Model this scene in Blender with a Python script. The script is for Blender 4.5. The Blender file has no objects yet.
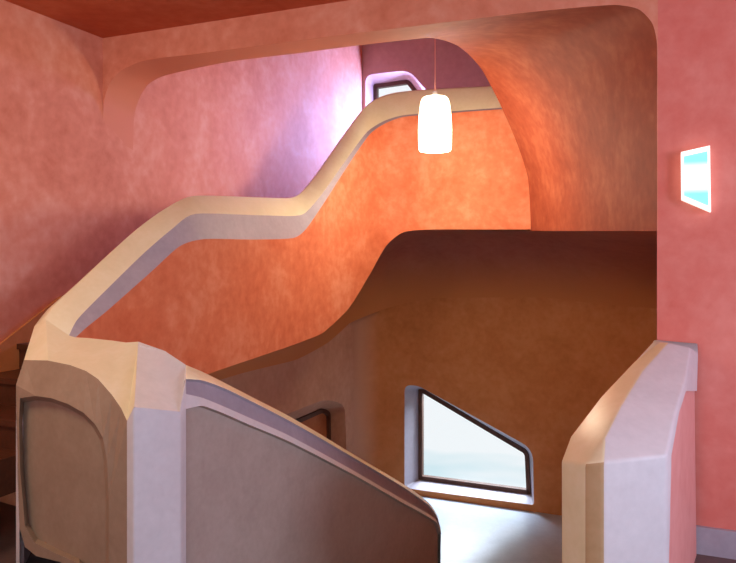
import bpy, bmesh, math
from mathutils import Vector
from mathutils.geometry import tessellate_polygon

# ------------------------------------------------------------------ camera, world, lights, exposure
C = bpy.context.scene.collection
F, CX, HY, EYE = 700.0, 368.0, 254.0, 1.6
cam_d = bpy.data.cameras.new('camera'); cam = bpy.data.objects.new('camera', cam_d); C.objects.link(cam)
cam.location = (0, 0, EYE); cam.rotation_euler = (math.pi/2, 0, 0)
cam_d.sensor_width = 36; cam_d.lens = F/736*36; cam_d.shift_y = -(281.5-HY)/736; cam_d.clip_start = .05
bpy.context.scene.camera = cam
vs = bpy.context.scene.view_settings
vs.view_transform = 'Standard'; vs.look = 'None'; vs.gamma = 1; vs.use_curve_mapping = False; vs.exposure = 0.25
bpy.context.scene.cycles.use_denoising = True
bpy.context.scene.cycles.max_bounces = 10

ANG = math.radians(22.8); CA, SA = math.cos(ANG), math.sin(ANG)
def W(u, v, z):                      # building axes -> world (u along the front wall, v into the stairwell)
    return Vector((u*CA + v*SA, 4.5 - u*SA + v*CA, z))
def uv(p):
    x, y = p.x, p.y-4.5
    return x*CA - y*SA, x*SA + y*CA

world = bpy.data.worlds.new('daylight'); bpy.context.scene.world = world; world.use_nodes = True
wn = world.node_tree; wbg = wn.nodes['Background']
wbg.inputs[0].default_value = (.72, .86, .95, 1); wbg.inputs[1].default_value = .85

wtc = wn.nodes.new('ShaderNodeTexCoord'); wmp = wn.nodes.new('ShaderNodeMapping'); wno = wn.nodes.new('ShaderNodeTexNoise'); wrp = wn.nodes.new('ShaderNodeValToRGB')
wmp.inputs['Scale'].default_value = (1.5, 1.5, 9); wno.inputs['Scale'].default_value = 2.0; wno.inputs['Detail'].default_value = 3     # pale hazy sky with faint layers
wrp.color_ramp.elements[0].position = .40; wrp.color_ramp.elements[0].color = (.66, .84, .90, 1)
wrp.color_ramp.elements[1].position = .56; wrp.color_ramp.elements[1].color = (.92, .97, 1.0, 1)
wn.links.new(wtc.outputs['Generated'], wmp.inputs[0]); wn.links.new(wmp.outputs[0], wno.inputs['Vector']); wn.links.new(wno.outputs['Fac'], wrp.inputs[0]); wn.links.new(wrp.outputs[0], wbg.inputs[0])
def area(name, u, v, z, tu, tv, tz, sx, sy, power, col):
    d = bpy.data.lights.new(name, 'AREA'); d.shape = 'RECTANGLE'; d.size = sx; d.size_y = sy
    d.energy = power; d.color = col
    o = bpy.data.objects.new(name, d); C.objects.link(o)
    o.location = W(u, v, z)
    o.rotation_euler = (W(tu, tv, tz)-o.location).to_track_quat('-Z', 'Y').to_euler()
    return o
# daylight of the rear windows behind the viewer, and of the two stairwell windows
area('daylight_side_window', 4.5, -2.3, 1.75, .0, -1.2, .9, 1.9, 1.5, 110, (.66, .76, 1.0))
area('daylight_rear_window', 2.0, -5.9, 1.9, .3, -.5, 1.2, 2.4, 1.8, 36, (.80, .82, 1.0))
area('daylight_landing_window', -.70, 6.6, .55, -.7, 3.3, -1.1, 1.9, 1.6, 380, (.70, .84, 1.0))
area('daylight_upper_window', -1.25, 5.25, 3.4, -2.2, 2.9, 2.7, .7, .9, 200, (.34, .42, 1.0))
# the room's own ceiling lamps behind the viewer
area('ceiling_lamp_light', -1.3, -2.9, 3.15, -1.0, -1.8, 1.2, .9, .9, 40, (1.0, .80, .60))

# ------------------------------------------------------------------ helpers
def P(px, py, Y):
    return Vector(((px-CX)/F*Y, Y, EYE-(py-HY)/F*Y))
def ray(px, py, axis, c):            # where the sight line meets the plane u=c or v=c
    d = Vector(((px-CX)/F, 1.0, -(py-HY)/F))
    if axis == 'v': k = (c + 4.5*CA)/(d.x*SA + d.y*CA)
    else:           k = (c - 4.5*SA)/(d.x*CA - d.y*SA)
    return Vector((0, 0, EYE)) + d*k
def catmull(pts, n, k=.7):
    out = []; m = len(pts)
    for i in range(m-1):
        p0 = pts[max(i-1, 0)]; p1 = pts[i]; p2 = pts[i+1]; p3 = pts[min(i+2, m-1)]
        for j in range(n):
            t = j/n
            m1 = (p2-p0)*.5*k; m2 = (p3-p1)*.5*k
            out.append(p1*(2*t**3-3*t*t+1)+m1*(t**3-2*t*t+t)+p2*(3*t*t-2*t**3)+m2*(t**3-t*t))
    out.append(pts[-1].copy()); return out

def rgb(h):
    h = h.lstrip('#'); c = [int(h[i:i+2], 16)/255 for i in (0, 2, 4)]
    return tuple(((x/12.92) if x <= .04045 else ((x+.055)/1.055)**2.4) for x in c)
def mat(name, c1, c2=None, c3=None, rough=.7, scale=2.2, bump=.05, spec=.3, stretch=(1, 1, 1)):
    m = bpy.data.materials.new(name); m.use_nodes = True; nt = m.node_tree; b = nt.nodes['Principled BSDF']
    b.inputs['Roughness'].default_value = rough; b.inputs['Specular IOR Level'].default_value = spec
    if c2 is None: c2 = c1
    if c3 is None: c3 = c2
    tc = nt.nodes.new('ShaderNodeTexCoord'); mp = nt.nodes.new('ShaderNodeMapping')
    mp.inputs['Scale'].default_value = stretch
    nt.links.new(tc.outputs['Object'], mp.inputs['Vector'])
    n1 = nt.nodes.new('ShaderNodeTexNoise'); n1.inputs['Scale'].default_value = scale; n1.inputs['Detail'].default_value = 7; n1.inputs['Roughness'].default_value = .62
    n1.inputs['Distortion'].default_value = .4
    n2 = nt.nodes.new('ShaderNodeTexNoise'); n2.inputs['Scale'].default_value = scale*6; n2.inputs['Detail'].default_value = 5
    nt.links.new(mp.outputs[0], n1.inputs['Vector']); nt.links.new(mp.outputs[0], n2.inputs['Vector'])
    r = nt.nodes.new('ShaderNodeValToRGB'); r.color_ramp.elements[0].position = .32; r.color_ramp.elements[0].color = (*c1, 1)
    r.color_ramp.elements[1].position = .68; r.color_ramp.elements[1].color = (*c3, 1)
    e = r.color_ramp.elements.new(.5); e.color = (*c2, 1)
    mx = nt.nodes.new('ShaderNodeMath'); mx.operation = 'MULTIPLY_ADD'; mx.inputs[1].default_value = .35
    ml = nt.nodes.new('ShaderNodeMath'); ml.operation = 'MULTIPLY'; ml.inputs[1].default_value = .65
    nt.links.new(n1.outputs['Fac'], ml.inputs[0]); nt.links.new(n2.outputs['Fac'], mx.inputs[0]); nt.links.new(ml.outputs[0], mx.inputs[2])
    nt.links.new(mx.outputs[0], r.inputs[0]); nt.links.new(r.outputs[0], b.inputs['Base Color'])
    if bump:
        bp = nt.nodes.new('ShaderNodeBump'); bp.inputs['Strength'].default_value = bump; bp.inputs['Distance'].default_value = .02
        nt.links.new(n2.outputs['Fac'], bp.inputs['Height']); nt.links.new(bp.outputs[0], b.inputs['Normal'])
    return m
def emis(name, col, s):
    m = bpy.data.materials.new(name); m.use_nodes = True; b = m.node_tree.nodes['Principled BSDF']
    b.inputs['Base Color'].default_value = (.8, .8, .8, 1)
    b.inputs['Emission Color'].default_value = (*col, 1); b.inputs['Emission Strength'].default_value = s
    return m

M = {}
M['rose'] = mat('rose_lazure_plaster', rgb('ce7a5c'), rgb('de9074'), rgb('e8a890'))
M['pinkwall'] = mat('pink_lazure_plaster', rgb('d86e60'), rgb('e08072'), rgb('e89284'))
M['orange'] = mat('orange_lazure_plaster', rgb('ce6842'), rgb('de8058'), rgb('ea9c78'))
M['rust'] = mat('rust_lazure_plaster', rgb('bc7440'), rgb('ca824c'), rgb('d4905c'))
M['ceil'] = mat('red_lazure_ceiling', rgb('b8542e'), rgb('c4623c'), rgb('ce724c'))
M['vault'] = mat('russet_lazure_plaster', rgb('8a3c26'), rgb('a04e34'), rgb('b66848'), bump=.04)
M['taupe'] = mat('taupe_lazure_plaster', rgb('bc8c70'), rgb('c8987c'), rgb('d2a48a'))
def blend_colour(m, c1, x0, x1, to=0.0, axis='X'):          # fades a second colour into the base colour along one axis
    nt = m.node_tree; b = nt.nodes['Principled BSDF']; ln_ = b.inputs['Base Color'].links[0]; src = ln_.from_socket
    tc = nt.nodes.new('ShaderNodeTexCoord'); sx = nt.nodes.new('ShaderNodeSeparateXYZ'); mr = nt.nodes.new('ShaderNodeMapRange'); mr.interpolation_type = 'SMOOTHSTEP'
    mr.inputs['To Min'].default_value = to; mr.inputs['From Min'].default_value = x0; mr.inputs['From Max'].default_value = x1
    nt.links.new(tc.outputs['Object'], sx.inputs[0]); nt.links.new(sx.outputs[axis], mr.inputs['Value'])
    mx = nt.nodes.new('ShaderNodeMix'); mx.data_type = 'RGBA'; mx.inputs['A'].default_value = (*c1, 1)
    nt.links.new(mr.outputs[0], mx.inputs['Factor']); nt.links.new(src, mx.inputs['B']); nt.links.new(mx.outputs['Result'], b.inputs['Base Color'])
blend_colour(M['vault'], rgb('de9074'), -.6, 1.1)  # pale rose on the left, darker russet to the right
blend_colour(M['orange'], rgb('eab49e'), -1.5, .2, .25)  # paler to the left: cool window light put into the colour
M['tan'] = mat('tan_facet', rgb('b89c74'), rgb('c0a47c'), rgb('c8ac86'), scale=5, rough=.5)
M['umber'] = mat('umber_dim_side', rgb('9a8672'), rgb('a28e7a'), rgb('aa9682'), scale=5, rough=.6)  # dim warm light on the newel's left side, put into the colour
M['mauve'] = mat('mauve_lazure_plaster', rgb('b49490'), rgb('be9e9a'), rgb('c8a8a4'))
M['cream'] = mat('cream_stone_paint', rgb('e6dfba'), rgb('ece5c2'), rgb('f1ebce'), scale=5, rough=.38, bump=.03, spec=.5)
M['pale'] = mat('pale_stone_paint', rgb('d2d0d2'), rgb('d9d7d9'), rgb('e0dee0'), scale=5, rough=.5, bump=.03, spec=.45)
M['lilac'] = mat('lilac_grey_paint', rgb('a29aa4'), rgb('aaa2ac'), rgb('b2aab4'), scale=5, rough=.5, bump=.03)
M['panel'] = mat('mushroom_panel_paint', rgb('ac9c92'), rgb('b4a59a'), rgb('bcaea4'), scale=5, rough=.6, bump=.03)
M['step'] = mat('dark_brown_linoleum', rgb('4a2a1c'), rgb('55301f'), rgb('5e3826'), scale=8, rough=.35)
M['floor'] = mat('dark_linoleum', rgb('5a4644'), rgb('66504c'), rgb('6e5854'), scale=6, rough=.4)
M['lfloor'] = mat('grey_polished_floor', rgb('a6b0c0'), rgb('b0bac8'), rgb('bac4d2'), scale=6, rough=.3, bump=.01, spec=.6)
M['wood'] = mat('brown_window_wood', rgb('4c3024'), rgb('5a3a2c'), rgb('644434'), scale=9, rough=.5)
M['blind'] = mat('brown_niche_panel', rgb('b4683c'), rgb('bc7044'), rgb('c47a4e'), scale=4)
M['cord'] = mat('pink_cord', rgb('e0a090'), rough=.5, bump=0)
M['metal'] = mat('white_metal', rgb('e8e8e4'), rough=.35, bump=0)
g = bpy.data.materials.new('window_glass'); g.use_nodes = True
nt = g.node_tree; nt.nodes.clear(); o_ = nt.nodes.new('ShaderNodeOutputMaterial'); mx = nt.nodes.new('ShaderNodeMixShader')
t_ = nt.nodes.new('ShaderNodeBsdfTransparent'); gl = nt.nodes.new('ShaderNodeBsdfGlossy'); gl.inputs['Roughness'].default_value = .02
mx.inputs[0].default_value = .06; nt.links.new(t_.outputs[0], mx.inputs[1]); nt.links.new(gl.outputs[0], mx.inputs[2]); nt.links.new(mx.outputs[0], o_.inputs[0])
M['glass'] = g
M['shade'] = emis('lit_opal_glass', (1.0, .82, .52), 7.0)
M['bulb'] = emis('lit_bulb', (1.0, .75, .45), 12.0)

M['soffit'] = mat('russet_soffit', rgb('9c5644'), rgb('a8624e'), rgb('b06c58'))
blend_colour(M['soffit'], rgb('ca824c'), 1.0, 1.75, 0, 'Z')  # rust at the bottom, darker and redder towards the top
M['corner'] = mat('corner_lazure_plaster', rgb('bc7440'), rgb('ca824c'), rgb('d4905c'))
blend_colour(M['corner'], rgb('c8987c'), -.2, .2)
M['blush'] = mat('blush_lazure_plaster', rgb('e29890'), rgb('e8a49c'), rgb('eeb0aa'))
def empty(name, loc, label, cat, group=None):
    o = bpy.data.objects.new(name, None); C.objects.link(o); o.location = loc; o.empty_display_size = .2
    o['label'] = label; o['category'] = cat
    if group: o['group'] = group
    return o
def link(name, me, m, parent=None, kind=None, label=None, smooth=False, bevel=0):
    o = bpy.data.objects.new(name, me); C.objects.link(o)
    for mm in (m if isinstance(m, list) else [m]): me.materials.append(mm)
    if parent:
        me.transform(__import__('mathutils').Matrix.Translation(-parent_loc(parent)))
        o.parent = parent
    if kind: o['kind'] = kind
    if label: o['label'] = label
    if smooth:
        for p in me.polygons: p.use_smooth = True
    if bevel:
        b = o.modifiers.new('bevel', 'BEVEL'); b.width = bevel; b.segments = 4; b.limit_method = 'ANGLE'; b.angle_limit = math.radians(14)
        for p in me.polygons: p.use_smooth = True
        b.harden_normals = False
    return o
def parent_loc(p):
    l = Vector((0, 0, 0))
    while p: l += p.location; p = p.parent
    return l
def mesh(name, vs_, fs, mi=None):
    me = bpy.data.meshes.new(name); me.from_pydata([tuple(v) for v in vs_], [], fs)
    if mi:
        for p, i in zip(me.polygons, mi): p.material_index = i
    bm = bmesh.new(); bm.from_mesh(me); bmesh.ops.remove_doubles(bm, verts=bm.verts, dist=1e-5); bm.to_mesh(me); bm.free()
    return me
def fix_normals(me):
    bm = bmesh.new(); bm.from_mesh(me); bmesh.ops.recalc_face_normals(bm, faces=bm.faces); bm.to_mesh(me); bm.free()
def loft(name, rows, closed=False):  # rows of equal length
    vs_ = [p for r in rows for p in r]; n = len(rows[0]); fs = []
    for i in range(len(rows)-1):
        for j in range(n if closed else n-1):
            a = i*n+j; b = i*n+(j+1) % n
            fs.append((a, b, b+n, a+n))
    return mesh(name, vs_, fs)
def flat(name, outer, holes=()):     # planar polygon with holes, in 3-D
    loops = [list(outer)]+[list(h) for h in holes]
    tris = tessellate_polygon(loops)
    vs_ = [p for l in loops for p in l]
    return mesh(name, vs_, [tuple(t) for t in tris])
def round_poly(pts, radii, n=6):     # 2-D polygon with rounded corners
    out = []; m = len(pts)
    for i, (p, r) in enumerate(zip(pts, radii)):
        p = Vector(p); a = Vector(pts[i-1])-p; b = Vector(pts[(i+1) % m])-p
        r_ = min(r, a.length*.48, b.length*.48); p1 = p+a.normalized()*r_; p2 = p+b.normalized()*r_
        for j in range(n+1):
            t = j/n; out.append((1-t)**2*p1+2*t*(1-t)*p+t*t*p2)
    return out
def prism(name, base, z0, z1):
    n = len(base); vs_ = [Vector((p[0], p[1], z0)) for p in base]+[Vector((p[0], p[1], z1)) for p in base]
    fs = [tuple(range(n-1, -1, -1)), tuple(range(n, 2*n))]+[(i, (i+1) % n, (i+1) % n+n, i+n) for i in range(n)]
    me = mesh(name, vs_, fs); fix_normals(me); return me
def uvbox(name, u0, u1, v0, v1, z0, z1):
    return prism(name, [W(u0, v0, 0), W(u1, v0, 0), W(u1, v1, 0), W(u0, v1, 0)], z0, z1)
def lathe(name, prof, cx, cy, n=40):
    rows = [[Vector((cx+r*math.cos(2*math.pi*k/n), cy+r*math.sin(2*math.pi*k/n), z)) for k in range(n)] for r, z in prof]
    return loft(name, rows, True)

UL, UR, VB, VR, ZC, ZL, ZT = -2.2, 1.76, 5.02, -6.0, 3.25, -1.73, 4.9

# ------------------------------------------------------------------ windows and niches in the stairwell
def opening(axis, c0, c1, out_px, out_r, in_px, in_r):
    A = [ray(p.x, p.y, axis, c0) for p in round_poly(out_px, out_r)]
    B = [ray(p.x, p.y, axis, c1) for p in round_poly(in_px, in_r)]
    return A, B
def shrink(loop, axis, d, shift=0.0):   # inset a loop within its own plane by d metres
    def to2(p): u, v = uv(p); return Vector(((u if axis == 'v' else v), p.z))
    c = uv(loop[0])[1 if axis == 'v' else 0] + shift
    q = [to2(p) for p in loop]; m = len(q); area_ = sum(q[i-1].x*q[i].y-q[i].x*q[i-1].y for i in range(m)); s = 1 if area_ > 0 else -1
    out = []
    for i in range(m):
        t = (q[(i+1) % m]-q[i-1]).normalized(); nrm = Vector((-t.y, t.x))*s
        w = q[i]+nrm*d
        out.append(W(w.x, c, w.y) if axis == 'v' else W(c, w.x, w.y))
    return out
def make_window(n, axis, A, B, reveal_mat, glass=True, fw=.055):
    r = link('window_%d' % n, loft('reveal', [A+[A[0]], B+[B[0]]]), reveal_mat, kind='structure', smooth=False)
    i1 = shrink(B, axis, fw); dep = .05 if axis == 'v' else -.05
    f1 = shrink(B, axis, .0, -dep*.6); f2 = shrink(B, axis, fw, -dep*.6); f3 = shrink(B, axis, fw, dep)
    fr = link('window_frame', loft('frame', [B+[B[0]], f1+[f1[0]], f2+[f2[0]], f3+[f3[0]]]), M['wood'], r)
    if glass:
        link('window_pane', flat('pane', shrink(B, axis, fw-.01, dep*.5)), M['glass'], r)
    else:
        link('panel', flat('panel', shrink(B, axis, fw-.01, dep*.3)), M['blind'], r)
    return r
A1, B1 = opening('v', VB, VB+.32,
    [(404.5, 385), (418, 385.5), (533, 449), (534, 505), (404.5, 488)], [8, 7, 13, 3, 3],
    [(419, 389), (424, 389), (529, 451), (531, 494), (419, 479)], [1, 2, 6, 1, 1])
A2, B2 = opening('v', VB, VB+.35,
    [(365.5, 75), (409, 70), (450, 118), (450, 175), (365.5, 175)], [8, 10, 10, 5, 5],
    [(374, 85), (409, 80), (444, 125), (444, 165), (374, 165)], [2, 3, 8, 1, 1])
A3, B3 = opening('u', UL, UL-.3,
    [(262, 424), (325, 399), (345, 404), (348, 500), (262, 545)], [4, 9, 9, 5, 5],
    [(262, 434), (322, 408), (329, 412), (330, 480), (262, 520)], [2, 4, 4, 1, 1])

# ------------------------------------------------------------------ room shell
def wall(name, poly, m, holes=()):
    return link(name, flat(name, poly, holes), m, kind='structure')
wall('wall_back', [W(UL, VB, ZL), W(UR, VB, ZL), W(UR, VB, 1.9), W(UL, VB, 1.9)], M['rust'], [A1])
wall('wall_back.001', [W(UL, VB, 1.9), W(UR, VB, 1.9), W(UR, VB, ZT), W(UL, VB, ZT)], M['mauve'], [A2])
wall('wall_left', [W(UL, VR, 0), W(UL, -1.2, 0), W(UL, -.4, .9), W(UL, 1.2, .9), W(UL, 3.1, 2.1), W(UL, VB, 2.1), W(UL, VB, ZT), W(UL, VR, ZT)], M['rose'])
wall('wall_left.001', [W(UL, VR, 0), W(UL, VR, ZL), W(UL, VB, ZL), W(UL, VB, 2.1), W(UL, 3.1, 2.1), W(UL, 1.2, .9), W(UL, -.4, .9), W(UL, -1.2, 0)], M['taupe'], [A3])
wall('wall_right', [W(UR, 0, ZL), W(UR, VB, ZL), W(UR, VB, ZT), W(UR, 0, ZT)], M['rust'])
wall('wall_right.001', [W(4.6, 0, 0), W(4.6, VR, 0), W(4.6, VR, ZC), W(4.6, 0, ZC)], M['pinkwall'])
R1 = [W(u, VR, z) for u, z in ((.2, .5), (3.8, .5), (3.8, 2.7), (.2, 2.7))]
wall('wall_rear', [W(UL, VR, 0), W(4.6, VR, 0), W(4.6, VR, ZC), W(UL, VR, ZC)], M['pinkwall'], [R1])
R2 = [W(u, VR-.3, z) for u, z in ((.2, .5), (3.8, .5), (3.8, 2.7), (.2, 2.7))]
make_window(1, 'v', A1, B1, M['lilac'])
make_window(2, 'v', A2, B2, M['mauve'])
make_window(3, 'u', A3, B3, M['taupe'], glass=False)
rw = link('window_4', loft('reveal', [R1+[R1[0]], R2+[R2[0]]]), M['pale'], kind='structure')
link('window_pane', flat('pane', R2), M['glass'], rw)
wall('ceiling', [W(UL, VR, ZC), W(4.6, VR, ZC), W(4.6, 0, ZC), W(UL, 0, ZC)], M['ceil'])
wall('ceiling.001', [W(UL, 0, ZT), W(UR, 0, ZT), W(UR, VB, ZT), W(UL, VB, ZT)], M['ceil'])
link('floor', prism('floor', [(-5.2, -3.2), (6.5, -3.5), W(4.6, 0, 0), W(1.72, 0, 0), (1.52, 3.7), (.84, 2.85), (-.75, 3.3), (-1.3, 3.9), W(UL, -.9, 0), W(UL, VR, 0)], -.25, 0), M['floor'], kind='structure')
link('floor.001', uvbox('floor_low', UL, UR, -1.6, VB, ZL-.2, ZL), M['lfloor'], kind='structure')

# front wall: header and right wall in one, around the rounded opening; its deep curved reveal
Fp = [(102.3, 132), (104, 101), (110, 83), (122, 70), (147, 60), (196, 54), (280, 43), (358, 33), (440, 23), (475, 19), (523, 13), (578, 7.5), (615, 5), (638, 9), (652, 23), (657, 45), (657, 100), (657, 170), (657, 231)]
Bp = [(133.0, 150), (134.2, 116), (140, 97), (149, 84), (167, 75), (228, 62), (300, 53), (358, 45.5), (415, 39), (432, 38), (446, 41), (458, 46), (467, 53), (475, 61), (484, 73), (499, 102), (515, 138), (528, 178), (531, 231)]
Bv = [.33, .33, .33, .33, .33, .33, .33, .33, .4, .55, .85, 1.15, 1.5, 1.8, 2.1, 2.45, 2.7, 2.85, 2.93]
Fw = catmull([ray(x, y, 'v', 0) for x, y in Fp], 5)
Bw = catmull([ray(x, y, 'v', v) for (x, y), v in zip(Bp, Bv)], 5)
jamb_u = uv(Fw[-1])[0]
wall('wall_front', [W(UL, 0, ZC)]+[W(UL, 0, Fw[0].z)]+Fw+[W(jamb_u+.004, 0, Fw[-1].z), W(jamb_u+.004, 0, ZC)], M['rose'])
wall('wall_front.002', [W(jamb_u+.004, 0, ZC), W(jamb_u+.004, 0, Fw[-1].z), Fw[-1], W(jamb_u, 0, ZL), W(4.6, 0, ZL), W(4.6, 0, ZC)], M['pinkwall'])
rows = []
for k in range(13):
    t = k/12; row = []
    for i, (a, b) in enumerate(zip(Fw, Bw)):
        p = a.lerp(b, t); L = (b-a).length
        s = math.sin(math.pi*t)*min(L*.06, .12)             # gentle hollow of the reveal
        p = p+Vector((CA, -SA, .0))*s*.6*max(0, min(1, (i-70)/15))
        row.append(p)
    rows.append(row)
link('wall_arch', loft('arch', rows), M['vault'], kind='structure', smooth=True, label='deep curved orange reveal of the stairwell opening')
# back of the header and of the arch, closing the well above
wall('wall_front.001', [W(UL, .33, 2.6)]+[Bw[0]]+Bw[1:40]+[W(uv(Bw[39])[0], .45, ZT), W(UL, .33, ZT)], M['mauve'])
bk = Bw[39:]
rowsb = [[Vector((p.x, p.y, p.z)) for p in bk], [W(UR, max(uv(p)[1], .33), min(p.z+.9, ZT)) for p in bk]]
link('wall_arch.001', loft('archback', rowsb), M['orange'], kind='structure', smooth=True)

# ------------------------------------------------------------------ upper parapet (inner face line G, band C, cap O, foot B)
ND = [  # O(x,y)      C(x,y)       G(x,y)       foot y  depth
 ((43, 320), (69, 335.5), (75, 338), 500, 3.82),
 ((56, 303), (77, 320), (87, 327), 480, 3.95),
 ((79, 282), (96, 300), (108, 310), 440, 4.15),
 ((132, 233), (143, 254), (152, 271), 405, 4.55),
 ((163, 210), (172, 229), (180, 246), 388, 4.75),
 ((193, 196), (195, 214), (205, 239), 375, 4.98),
 ((250, 197), (250, 215), (255, 239.5), 358, 5.60),
 ((289, 198), (291, 216), (293, 238), 345, 6.18),
 ((302, 192), (305, 213), (306, 229), 340, 6.38),
 ((319, 172), (322, 194), (324, 203), 332, 6.65),
 ((346, 133), (346, 160), (349, 164), 308, 7.03),
 ((366, 106), (367, 132), (370, 134), 274, 7.33),
 ((380, 97), (384, 121), (386, 123), 246, 7.47),
 ((396, 92.5), (402, 115.5), (403, 117), 232.5, 7.50),
 ((425, 89.5), (430, 113), (430, 114.5), 229.5, 7.36),
 ((491, 86), (497, 108), (497, 109.5), 229.5, 7.12),
 ((560, 82), (566, 103), (566, 105), 229.5, 6.86)]
G = [P(n[2][0], n[2][1], n[4]) for n in ND]
def nrm(i):
    a = G[max(i-1, 0)]; b = G[min(i+1, len(G)-1)]; t = Vector((b.x-a.x, b.y-a.y, 0)).normalized()
    return Vector((-t.y, t.x, 0))
def ray_off(px, py, g, n, off):      # sight line meets the vertical plane 'off' behind the face
    d = Vector(((px-CX)/F, 1.0, -(py-HY)/F)); q = g+n*off
    k = (q-Vector((0, 0, EYE))).dot(n)/d.dot(n)
    return Vector((0, 0, EYE))+d*k
Op, Cp, Bf, Nn = [], [], [], []
for i, n in enumerate(ND):
    nn = nrm(i)
    if i in (12, 13): nn = (nrm(11)*.5+nrm(14)*.5).normalized()
    Nn.append(nn)
    if i in (11, 12, 13):
        Op.append(P(n[0][0], n[0][1], n[4]+.2)); Cp.append(P(n[1][0], n[1][1], n[4]+.02))
    else:
        Op.append(ray_off(*n[0], G[i], nn, .19)); Cp.append(ray_off(*n[1], G[i], nn, .045 if i < 9 else .02))
    Bf.append(Vector((G[i].x, G[i].y, EYE-(n[3]-HY)/F*n[4])))
SUB = 6
Gc, Oc, Cc, Bc = (catmull(x, SUB) for x in (G, Op, Cp, Bf))
Nc = [v.normalized() for v in catmull(Nn, SUB)]
Gin = [g+n*.0 for g, n in zip(Gc, Nc)]
pp = empty('stair_parapet', W(-1.3, -1.2, 0), 'tall orange parapet with a cream cap, climbing along the left wall to the upper landing', 'parapet')
S1 = [o+n*.05+Vector((0, 0, -.035)) for o, n in zip(Oc, Nc)]     # outer shoulder
S2 = [Vector((s.x, s.y, s.z-.12)) for s in S1]
Oa = [o+(c-o)*.10+Vector((0, 0, .012)) for o, c in zip(Oc, Cc)]
def tr(*cols): return [list(c) for c in cols]
cap = link('cap', loft('cap', tr(S2, S1, Oc, Oa, Cc)), M['cream'], pp, smooth=True)
link('inner_band', loft('band', tr(Cc, Gc)), M['lilac'], pp, smooth=True, label='lilac grey band under the cap, paint and shading in one colour')  # the colour holds part of the shade on this tilted band
fc = []
for k in range(9): fc.append([g.lerp(b, k/8) for g, b in zip(Gc, Bc)])
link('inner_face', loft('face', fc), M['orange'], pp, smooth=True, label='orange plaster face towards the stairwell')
S3 = [Vector((s.x, s.y, max(b.z-.0, -.2))) for s, b in zip(S2, Bc)]
link('outer_face', loft('oface', tr(S2, S3)), M['rose'], pp, smooth=True)

# soffit of the flights and landing, coving down onto the stairwell walls
Tg = []
ext = [P(600, 230, 5.2), P(640, 230.5, 4.3), W(jamb_u, 0.02, ray(657, 231, 'v', 0).z)]
Bs = Bf[3:15]+[Bw[-1]]+ext
tu = [('l', -.9), ('l', -.5), ('l', .1), ('l', 1.0), ('l', 1.9), ('l', 2.5), ('l', 3.1), ('l', 3.9), ('l', 4.55), ('b', -1.8), ('b', -1.2), ('b', -.55), ('b', .3), ('b', .9), ('b', 1.4), ('b', UR-.01)]
drops = [.35, .35, .38, .4, .42, .45, .5, .6, .75, .85, .85, .85, .8, .8, .8, .8]
Tg = [W(UL+.005, t, 0) if s == 'l' else W(t, VB-.005, 0) for s, t in tu]
Bs_, Tg_ = catmull(Bs, 5), catmull(Tg, 5)
dr = [d.x for d in catmull([Vector((d, 0, 0)) for d in drops], 5)]
for p in Tg_:
    u, v = uv(p); u = max(u, UL+.005); v = min(v, VB-.005); q = W(u, v, 0); p.x, p.y = q.x, q.y
cols = []
for k in range(15):
    a = k/14; row = []
    for b, t, d in zip(Bs_, Tg_, dr):
        if a < .2: s, zz = a/.2*.45, 0
        else:
            th = (a-.2)/.8*math.pi/2; s = .45+.55*math.sin(th); zz = -d*(1-math.cos(th))
        row.append(Vector((b.x+(t.x-b.x)*s, b.y+(t.y-b.y)*s, b.z+.01*s+zz)))
    cols.append(row)
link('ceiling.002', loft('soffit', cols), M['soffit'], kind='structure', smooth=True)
# soft fillet in the corner of left and back wall
fil = []
for k in range(9):
    th = k/8*math.pi/2; r = .3
    fil.append([W(UL+r-r*math.sin(th)+.002, VB-r+r*math.cos(th)-.002 if True else 0, z) for z in (ZL, 1.6)])
link('trim_1', loft('corner', fil), M['corner'], kind='structure', smooth=True)

# ------------------------------------------------------------------ stairs and landings
def steps(name, label, u0, u1, v0, dv, z0, dz, n, thick=.22, m='step', skip=0):
    root = empty(name, W((u0+u1)/2, v0, z0), label, 'stairs')
    for i in range(n):
        link('step', uvbox('step', u0, u1, v0+i*dv, v0+(i+1)*dv+.03, z0+(i+1)*dz-dz-.03, z0+(i+1)*dz-.035), M[m], root)
        link('tread', uvbox('tread', u0, u1, v0+i*dv-.02, v0+(i+1)*dv+.0, z0+(i+1)*dz-.035, z0+(i+1)*dz), M[m], root)
    return root
steps('stair_flight', 'dark brown stairs going up between the left wall and the pale newel', UL+.01, -1.5, -2.1, .265, 0, .168, 6)
link('floor.002', uvbox('half_landing', UL+.01, -1.44, -.5, 1.3, .95, 1.01), M['step'], kind='structure')
link('floor.003', uvbox('upper_landing', UL+.01, UR, 3.1, VB-.01, 2.14, 2.2), M['step'], kind='structure')
# skirting that follows the first flight along the left wall
sk = [(-2.2, .25), (-.918, 1.02), (-.42, 1.3), (-.3, 1.32), (1.25, 1.32)]
skv = [W(UL+.004, v, z-.0) for v, z in sk]+[W(UL+.004, v, z-.3) for v, z in sk[::-1]]
bmk = bmesh.new(); vv = [bmk.verts.new(p) for p in skv]; v2 = [bmk.verts.new(p+W(1, 0, 0)*.0+Vector((CA, -SA, 0))*.02) for p in skv]
bmk.faces.new(vv); bmk.faces.new(v2[::-1])
for i in range(len(vv)): bmk.faces.new((vv[i], v2[i], v2[(i+1) % len(vv)], vv[(i+1) % len(vv)]))
bmesh.ops.recalc_face_normals(bmk, faces=bmk.faces); me = bpy.data.meshes.new('skirt'); bmk.to_mesh(me); bmk.free()
link('baseboard_left', me, M['rust'], kind='structure')
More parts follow.
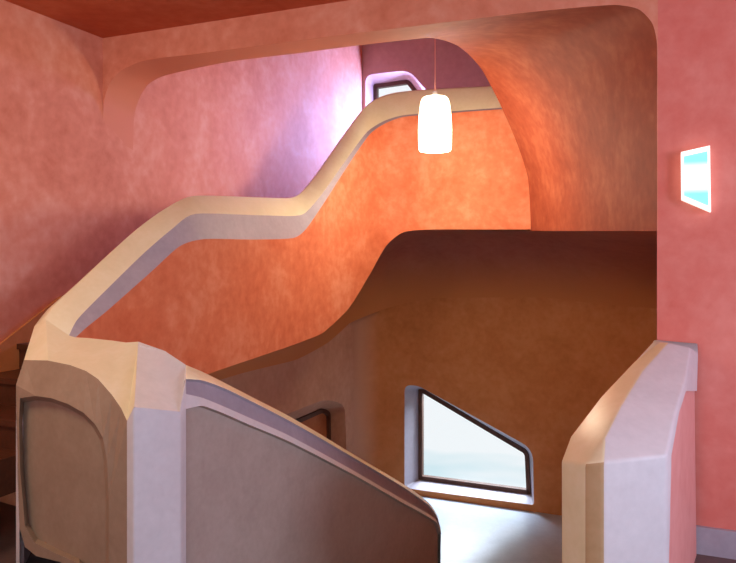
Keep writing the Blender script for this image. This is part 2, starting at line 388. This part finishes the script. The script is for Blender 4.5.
# descending flight
root = empty('stair_flight', W(.8, -1.3, 0), 'dark brown stairs going down to the window landing', 'stairs')
for i in range(10):
    z1 = -(i+1)*.173; v0 = -1.28+i*.27
    if i == 9: break
    link('step', uvbox('step', .1, 1.70, v0, v0+.27, z1-.25, z1), M['step'], root)

# ------------------------------------------------------------------ lower parapet
LN = [  # px, T, A, Bq, Cq y
 (186, 365, 379, 394, 409), (203, 372, 380.5, 398, 406), (225, 383, 388.5, 407, 414), (250, 396, 400.5, 418, 425), (286, 414.5, 419, 434, 440),
 (320, 434, 438, 452, 457), (356, 456, 459, 472, 476), (385, 473, 476, 489, 492.5), (403, 484, 487, 499.5, 503), (418, 494, 497, 508, 511),
 (430, 504, 506.5, 515, 518), (437, 515, 517, 521, 523), (441, 530, 531, 532, 534)]
def lY(px): return 2.645/(.57-(px-CX)/F)
ld = Vector((.57, 1, 0)).normalized(); ln = Vector((-ld.y, ld.x, 0))    # towards the back of the parapet
def lp(px, py, off):
    g = P(px, py, lY(px)); return ray_off(px, py, g, ln, off)
T_, A_, B_, C_ = [], [], [], []
for x, t, a, b, c in LN:
    T_.append(lp(x, t, .12)); A_.append(lp(x, a, .05)); B_.append(lp(x, b, .02)); C_.append(lp(x, c, 0))
T_, A_, B_, C_ = (catmull(k, 4) for k in (T_, A_, B_, C_))
zb = [min(-.2, c.z-1.15) for c in C_]
back_t = [t+ln*.10+Vector((0, 0, -.02)) for t in T_]
back_b = [Vector((p.x, p.y, z)) for p, z in zip(back_t, zb)]
lpar = empty('stair_parapet', Vector((C_[0].x, C_[0].y, 0)), 'low grooved parapet sloping down to the right from the pale newel, lilac turning brown', 'parapet')
Ai = [a+ln*.012-Vector((0, 0, .012)) for a in A_]; Bi = [b+ln*.02+Vector((0, 0, .0)) for b in B_]
link('cap', loft('cap', tr(back_b, back_t, T_, A_)), M['cream'], lpar, smooth=True, bevel=0)
link('groove', loft('groove', tr(A_, Ai, Bi, B_)), M['lilac'], lpar, label='sunken lilac band along the rail')
link('ridge', loft('ridge', tr(B_, C_)), M['pale'], lpar)
Cr = [c+ln*.03-Vector((0, 0, .006)) for c in C_]; Cb = [Vector((p.x, p.y, z)) for p, z in zip(Cr, zb)]
link('panel', loft('panel', tr(C_, Cr, Cb)), M['panel'], lpar)
link('end_face', mesh('end', [T_[-1], A_[-1], B_[-1], C_[-1], Cb[-1], back_b[-1], back_t[-1]], [(0, 1, 2, 3, 4, 5, 6)]), M['panel'], lpar)

# ------------------------------------------------------------------ left newel
nw = empty('newel_post', P(110, 400, 3.3)*1.0-Vector((0, 0, P(110, 400, 3.3).z)), 'broad pale faceted newel at the left, where the two parapets meet', 'newel')
def LF(px, py, back=0.0):        # on the left face of the newel: plan line (-1.74,3.5)-(-1.02,3.0)
    a = Vector((-1.735, 3.5, 0)); b = Vector((-1.02, 3.0, 0)); t = (b-a).normalized(); n = Vector((-t.y, t.x, 0))
    return ray_off(px, py, a, n, back)
Pb = [(100, 588), (80, 564), (55, 553), (35, 543), (25, 526), (20, 470), (19, 420), (20, 398), (36, 396), (51, 398), (68, 404), (84, 413), (95, 424), (103, 438), (107, 460), (109, 500), (109, 640)]
Qb = [(104, 610), (60, 562), (36, 556), (25, 547), (19.5, 528), (17, 470), (16, 420), (16, 385), (24, 360), (48, 360.5), (70, 365), (86, 371), (98, 379), (112, 395), (121, 408), (127, 421), (127, 640)]
ob = [0]*7+[.0, .05, .05, .05, .05, .045, .035, .02, .0, .0]
Ql = [LF(x, y, o) for (x, y), o in zip(Qb, ob)]
Pl = [LF(x, y, .0) for x, y in Pb]
Pi = [LF(x+(66-x)*.08, y+(470-y)*.06, .045) for x, y in Pb]; Pi[0] = LF(98, 584, .045)
for l in (Ql, Pl, Pi):
    l[-1].z = 0.0
link('frame', loft('frame', tr(Ql, Pl, Pi)), M['umber'], nw, label='arched frame, dimness of this side in its colour', smooth=False)
link('panel', flat('panel', Pi), M['umber'], nw, label='recessed panel inside the arched frame')
# top facets
Qt = Ql[8:16]
Rt = [Oc[0], Oa[0], Cc[0], Gc[0]+Vector((0, 0, .004)), P(88, 338, 3.8), P(112, 340.5, 3.7), P(126, 342.5, 3.62), P(138, 345, 3.56)]
e1 = P(134, 407, 2.99); e2 = P(181, 413, 3.13); r7 = P(165, 351, 3.5); r8 = T_[0]; m1 = P(140, 361, 3.33)
vs_ = Qt+Rt+[e1, e2, r7, r8, S1[0], A_[0]]
fs = [(i, i+1, i+9, i+8) for i in range(7)]+[(7, 16, 15), (16, 17, 19, 18, 15), (0, 8, 20), (17, 21, 19)]
fm = [0]*8+[1, 0, 1]
link('cap', mesh('cap', vs_, fs, fm), [M['cream'], M['pale']], nw, bevel=.004)
e1b = Vector((e1.x, e1.y, 0)); e2b = Vector((e2.x, e2.y, 0)); q12 = Ql[15]; q12b = Vector((q12.x, q12.y, 0))
link('pilaster', mesh('pil', [q12, e1, e2, e2b, e1b, q12b, C_[0], Vector((C_[0].x, C_[0].y, 0)), A_[0], B_[0]], [(0, 1, 4, 5), (1, 2, 3, 4), (2, 6, 7, 3), (2, 8, 9, 6)]), M['pale'], nw, bevel=.008)
# back and side of the newel
bl = [Rt[0], Rt[-1], r8]; 
hid = [Ql[4], Ql[7], Ql[8], S2[0], S1[0]]+Rt+[r7, r8]
vsb = hid+[Vector((p.x, p.y, 0)) for p in hid]
link('back_face', mesh('back', vsb, [(i, i+1, i+1+len(hid), i+len(hid)) for i in range(len(hid)-1)]), M['pale'], nw)

# ------------------------------------------------------------------ right newel
rn = empty('newel_post', Vector((1.2, 3.1, 0)), 'white wedge topped newel at the right, in front of the pink wall', 'newel')
a1 = P(561, 461, 2.88); b1 = P(585, 464, 2.74); c1 = P(604, 462, 2.70); d1 = P(667, 455, 2.74)
Lr = [P(570, 436, 2.97), P(601, 396, 3.22), P(634, 361, 3.46), P(661, 342, 3.68)]
Mr = [P(606, 436, 2.80), P(621, 406, 2.98), P(642, 372, 3.3), P(668, 342.5, 3.6)]
Nr = [P(676, 412, 2.97), P(686, 381, 3.28), P(691, 347.5, 3.6)]
e5 = P(698, 355, 3.74)
g0 = lambda p: Vector((p.x, p.y, -.2))
top = [a1, b1, c1, d1]+Lr+Mr+Nr+[e5]
# index: a0 b1 c2 d3 L4-7 M8-11 N12-14 e15
fs = [(0, 1, 8, 4), (1, 2, 8), (4, 8, 9, 5), (5, 9, 10, 6), (6, 10, 11, 7), (2, 3, 12, 9, 8), (9, 12, 13, 10), (10, 13, 14, 11)]
k0 = len(top); jl = P(661, 342, 3.68); f0 = Vector((1.50, 3.80, 1.15)); f0 = W(jamb_u-.02, -.01, 1.13)
e6 = W(jamb_u+.18, -.01, 1.05)
top += [g0(a1), g0(b1), g0(c1), g0(P(665, 455, 2.74)), f0, g0(f0)]
fs += [(0, k0, k0+1, 1), (1, k0+1, k0+2, 2), (2, k0+2, k0+3, 3), (0, 4, 5, 6, 7, k0+4, k0+5, k0)]
# right side: white margin then recessed pink panel
pe = [P(669, 563, 2.78), P(671.5, 455, 2.80), P(679, 413, 3.02), P(686, 391, 3.3), P(697, 391, 3.72)]
base_r = Vector((pe[0].x, pe[0].y, -.2)); k1 = len(top)
top += pe+[base_r]
fs += [(3, k0+3, k1+5, k1+0, k1+1), (3, k1+1, k1+2, 12), (12, k1+2, k1+3, 13), (13, k1+3, k1+4, 15, 14)]
e5t = len(top); top += [W(jamb_u+.2, -.01, 1.12)]
fs += [(7, 11, 14, 15, e5t, k0+4)]
link('body', mesh('rn', top, fs, [1, 1, 1, 1, 1, 0, 0, 0, 1, 2]), [M['pale'], M['cream'], M['tan']], rn, bevel=.014)  # left facets cream, one strip darker tan, the rest pale
pin = [p+Vector((-.82, .57, 0))*.012 for p in pe]
pbot = [Vector((P(697, 391, 3.72).x, 3.72, -.2)), base_r]
link('side_panel', flat('sp', pin+pbot), M['blush'], rn, label='pink plaster panel on the right side')

# baseboard of the right wall
link('baseboard_front', uvbox('bb', jamb_u+.15, 4.6, -.025, -.0, 0, .145), M['lilac'], kind='structure')

# ------------------------------------------------------------------ pendant lamp
LY = 6.2; lx = P(435, 0, LY).x; zt = P(0, 97.5, LY).z; zb_ = P(0, 151, LY).z; H = zt-zb_
pl = empty('pendant_lamp', (lx, LY, zb_), 'glowing barrel shaped opal glass lamp hanging on a cord in the stairwell', 'lamp')
w = lambda px: px/F*LY
prof = [(0, zt+.004), (w(6), zt+.004), (w(11.5), zt), (w(13), zt-.012), (w(14.5), zt-.1*H), (w(16.2), zt-.35*H), (w(16.8), zt-.6*H), (w(16.6), zt-.85*H), (w(16.1), zb_+.012), (w(15.2), zb_), (w(14), zb_+.01), (w(14.4), zb_+.1)]
link('shade', lathe('shade', prof, lx, LY, 48), M['shade'], pl, smooth=True)
link('cord', lathe('cord', [(.006, ZT), (.006, zt+.05)], lx, LY, 10), M['cord'], pl, smooth=True)
link('cap', lathe('lcap', [(.001, zt+.06), (.02, zt+.055), (.03, zt+.003), (.03, zt)], lx, LY, 20), M['metal'], pl, smooth=True)
link('ceiling_rose', lathe('rose', [(.001, ZT-.04), (.05, ZT-.03), (.055, ZT-.001)], lx, LY, 24), M['metal'], pl, smooth=True)
pd = bpy.data.lights.new('pendant_bulb_light', 'POINT'); pd.energy = 50; pd.color = (1.0, .82, .60); pd.shadow_soft_size = .16
po = bpy.data.objects.new('pendant_bulb_light', pd); C.objects.link(po); po.location = (lx, LY, zb_-.2)

# ------------------------------------------------------------------ wall light
wq = [(681, 152), (710, 145.5), (711, 212), (681.5, 199.5)]
off = -.07
fr_o = [ray(x, y, 'v', off) for x, y in wq]; fr_b = [p+Vector((SA, CA, 0))*.069 for p in fr_o]
cc = sum(fr_o, Vector())/4
fr_i = [p+(cc-p)*.17 for p in fr_o]; fr_r = [p+Vector((SA, CA, 0))*.006 for p in fr_i]
wl = empty('wall_light', (cc.x, cc.y, cc.z), 'small glowing trapezoid lamp with turquoise patches on the pink right wall', 'lamp')
link('frame', loft('wf', [fr_b+[fr_b[0]], fr_o+[fr_o[0]], fr_i+[fr_i[0]], fr_r+[fr_r[0]]]), emis('lit_white_frame', (1, .96, .86), .8), wl)
dm = emis('lit_diffuser', (1, 1, 1), 1.0); nt = dm.node_tree; b = nt.nodes['Principled BSDF']
tc = nt.nodes.new('ShaderNodeTexCoord'); sx = nt.nodes.new('ShaderNodeSeparateXYZ'); nt.links.new(tc.outputs['Object'], sx.inputs[0])
ab = nt.nodes.new('ShaderNodeMath'); ab.operation = 'ABSOLUTE'; nt.links.new(sx.outputs['Z'], ab.inputs[0])
rp = nt.nodes.new('ShaderNodeValToRGB'); rp.color_ramp.elements[0].position = .05; rp.color_ramp.elements[0].color = (1, 1, .95, 1)
rp.color_ramp.elements[1].position = .085; rp.color_ramp.elements[1].color = (.10, .72, .82, 1)
nt.links.new(ab.outputs[0], rp.inputs[0]); nt.links.new(rp.outputs[0], b.inputs['Emission Color'])
b.inputs['Base Color'].default_value = (.3, .3, .3, 1)
link('diffuser', mesh('df', fr_r, [(0, 1, 2, 3)]), dm, wl, label='turquoise and white glowing glass')
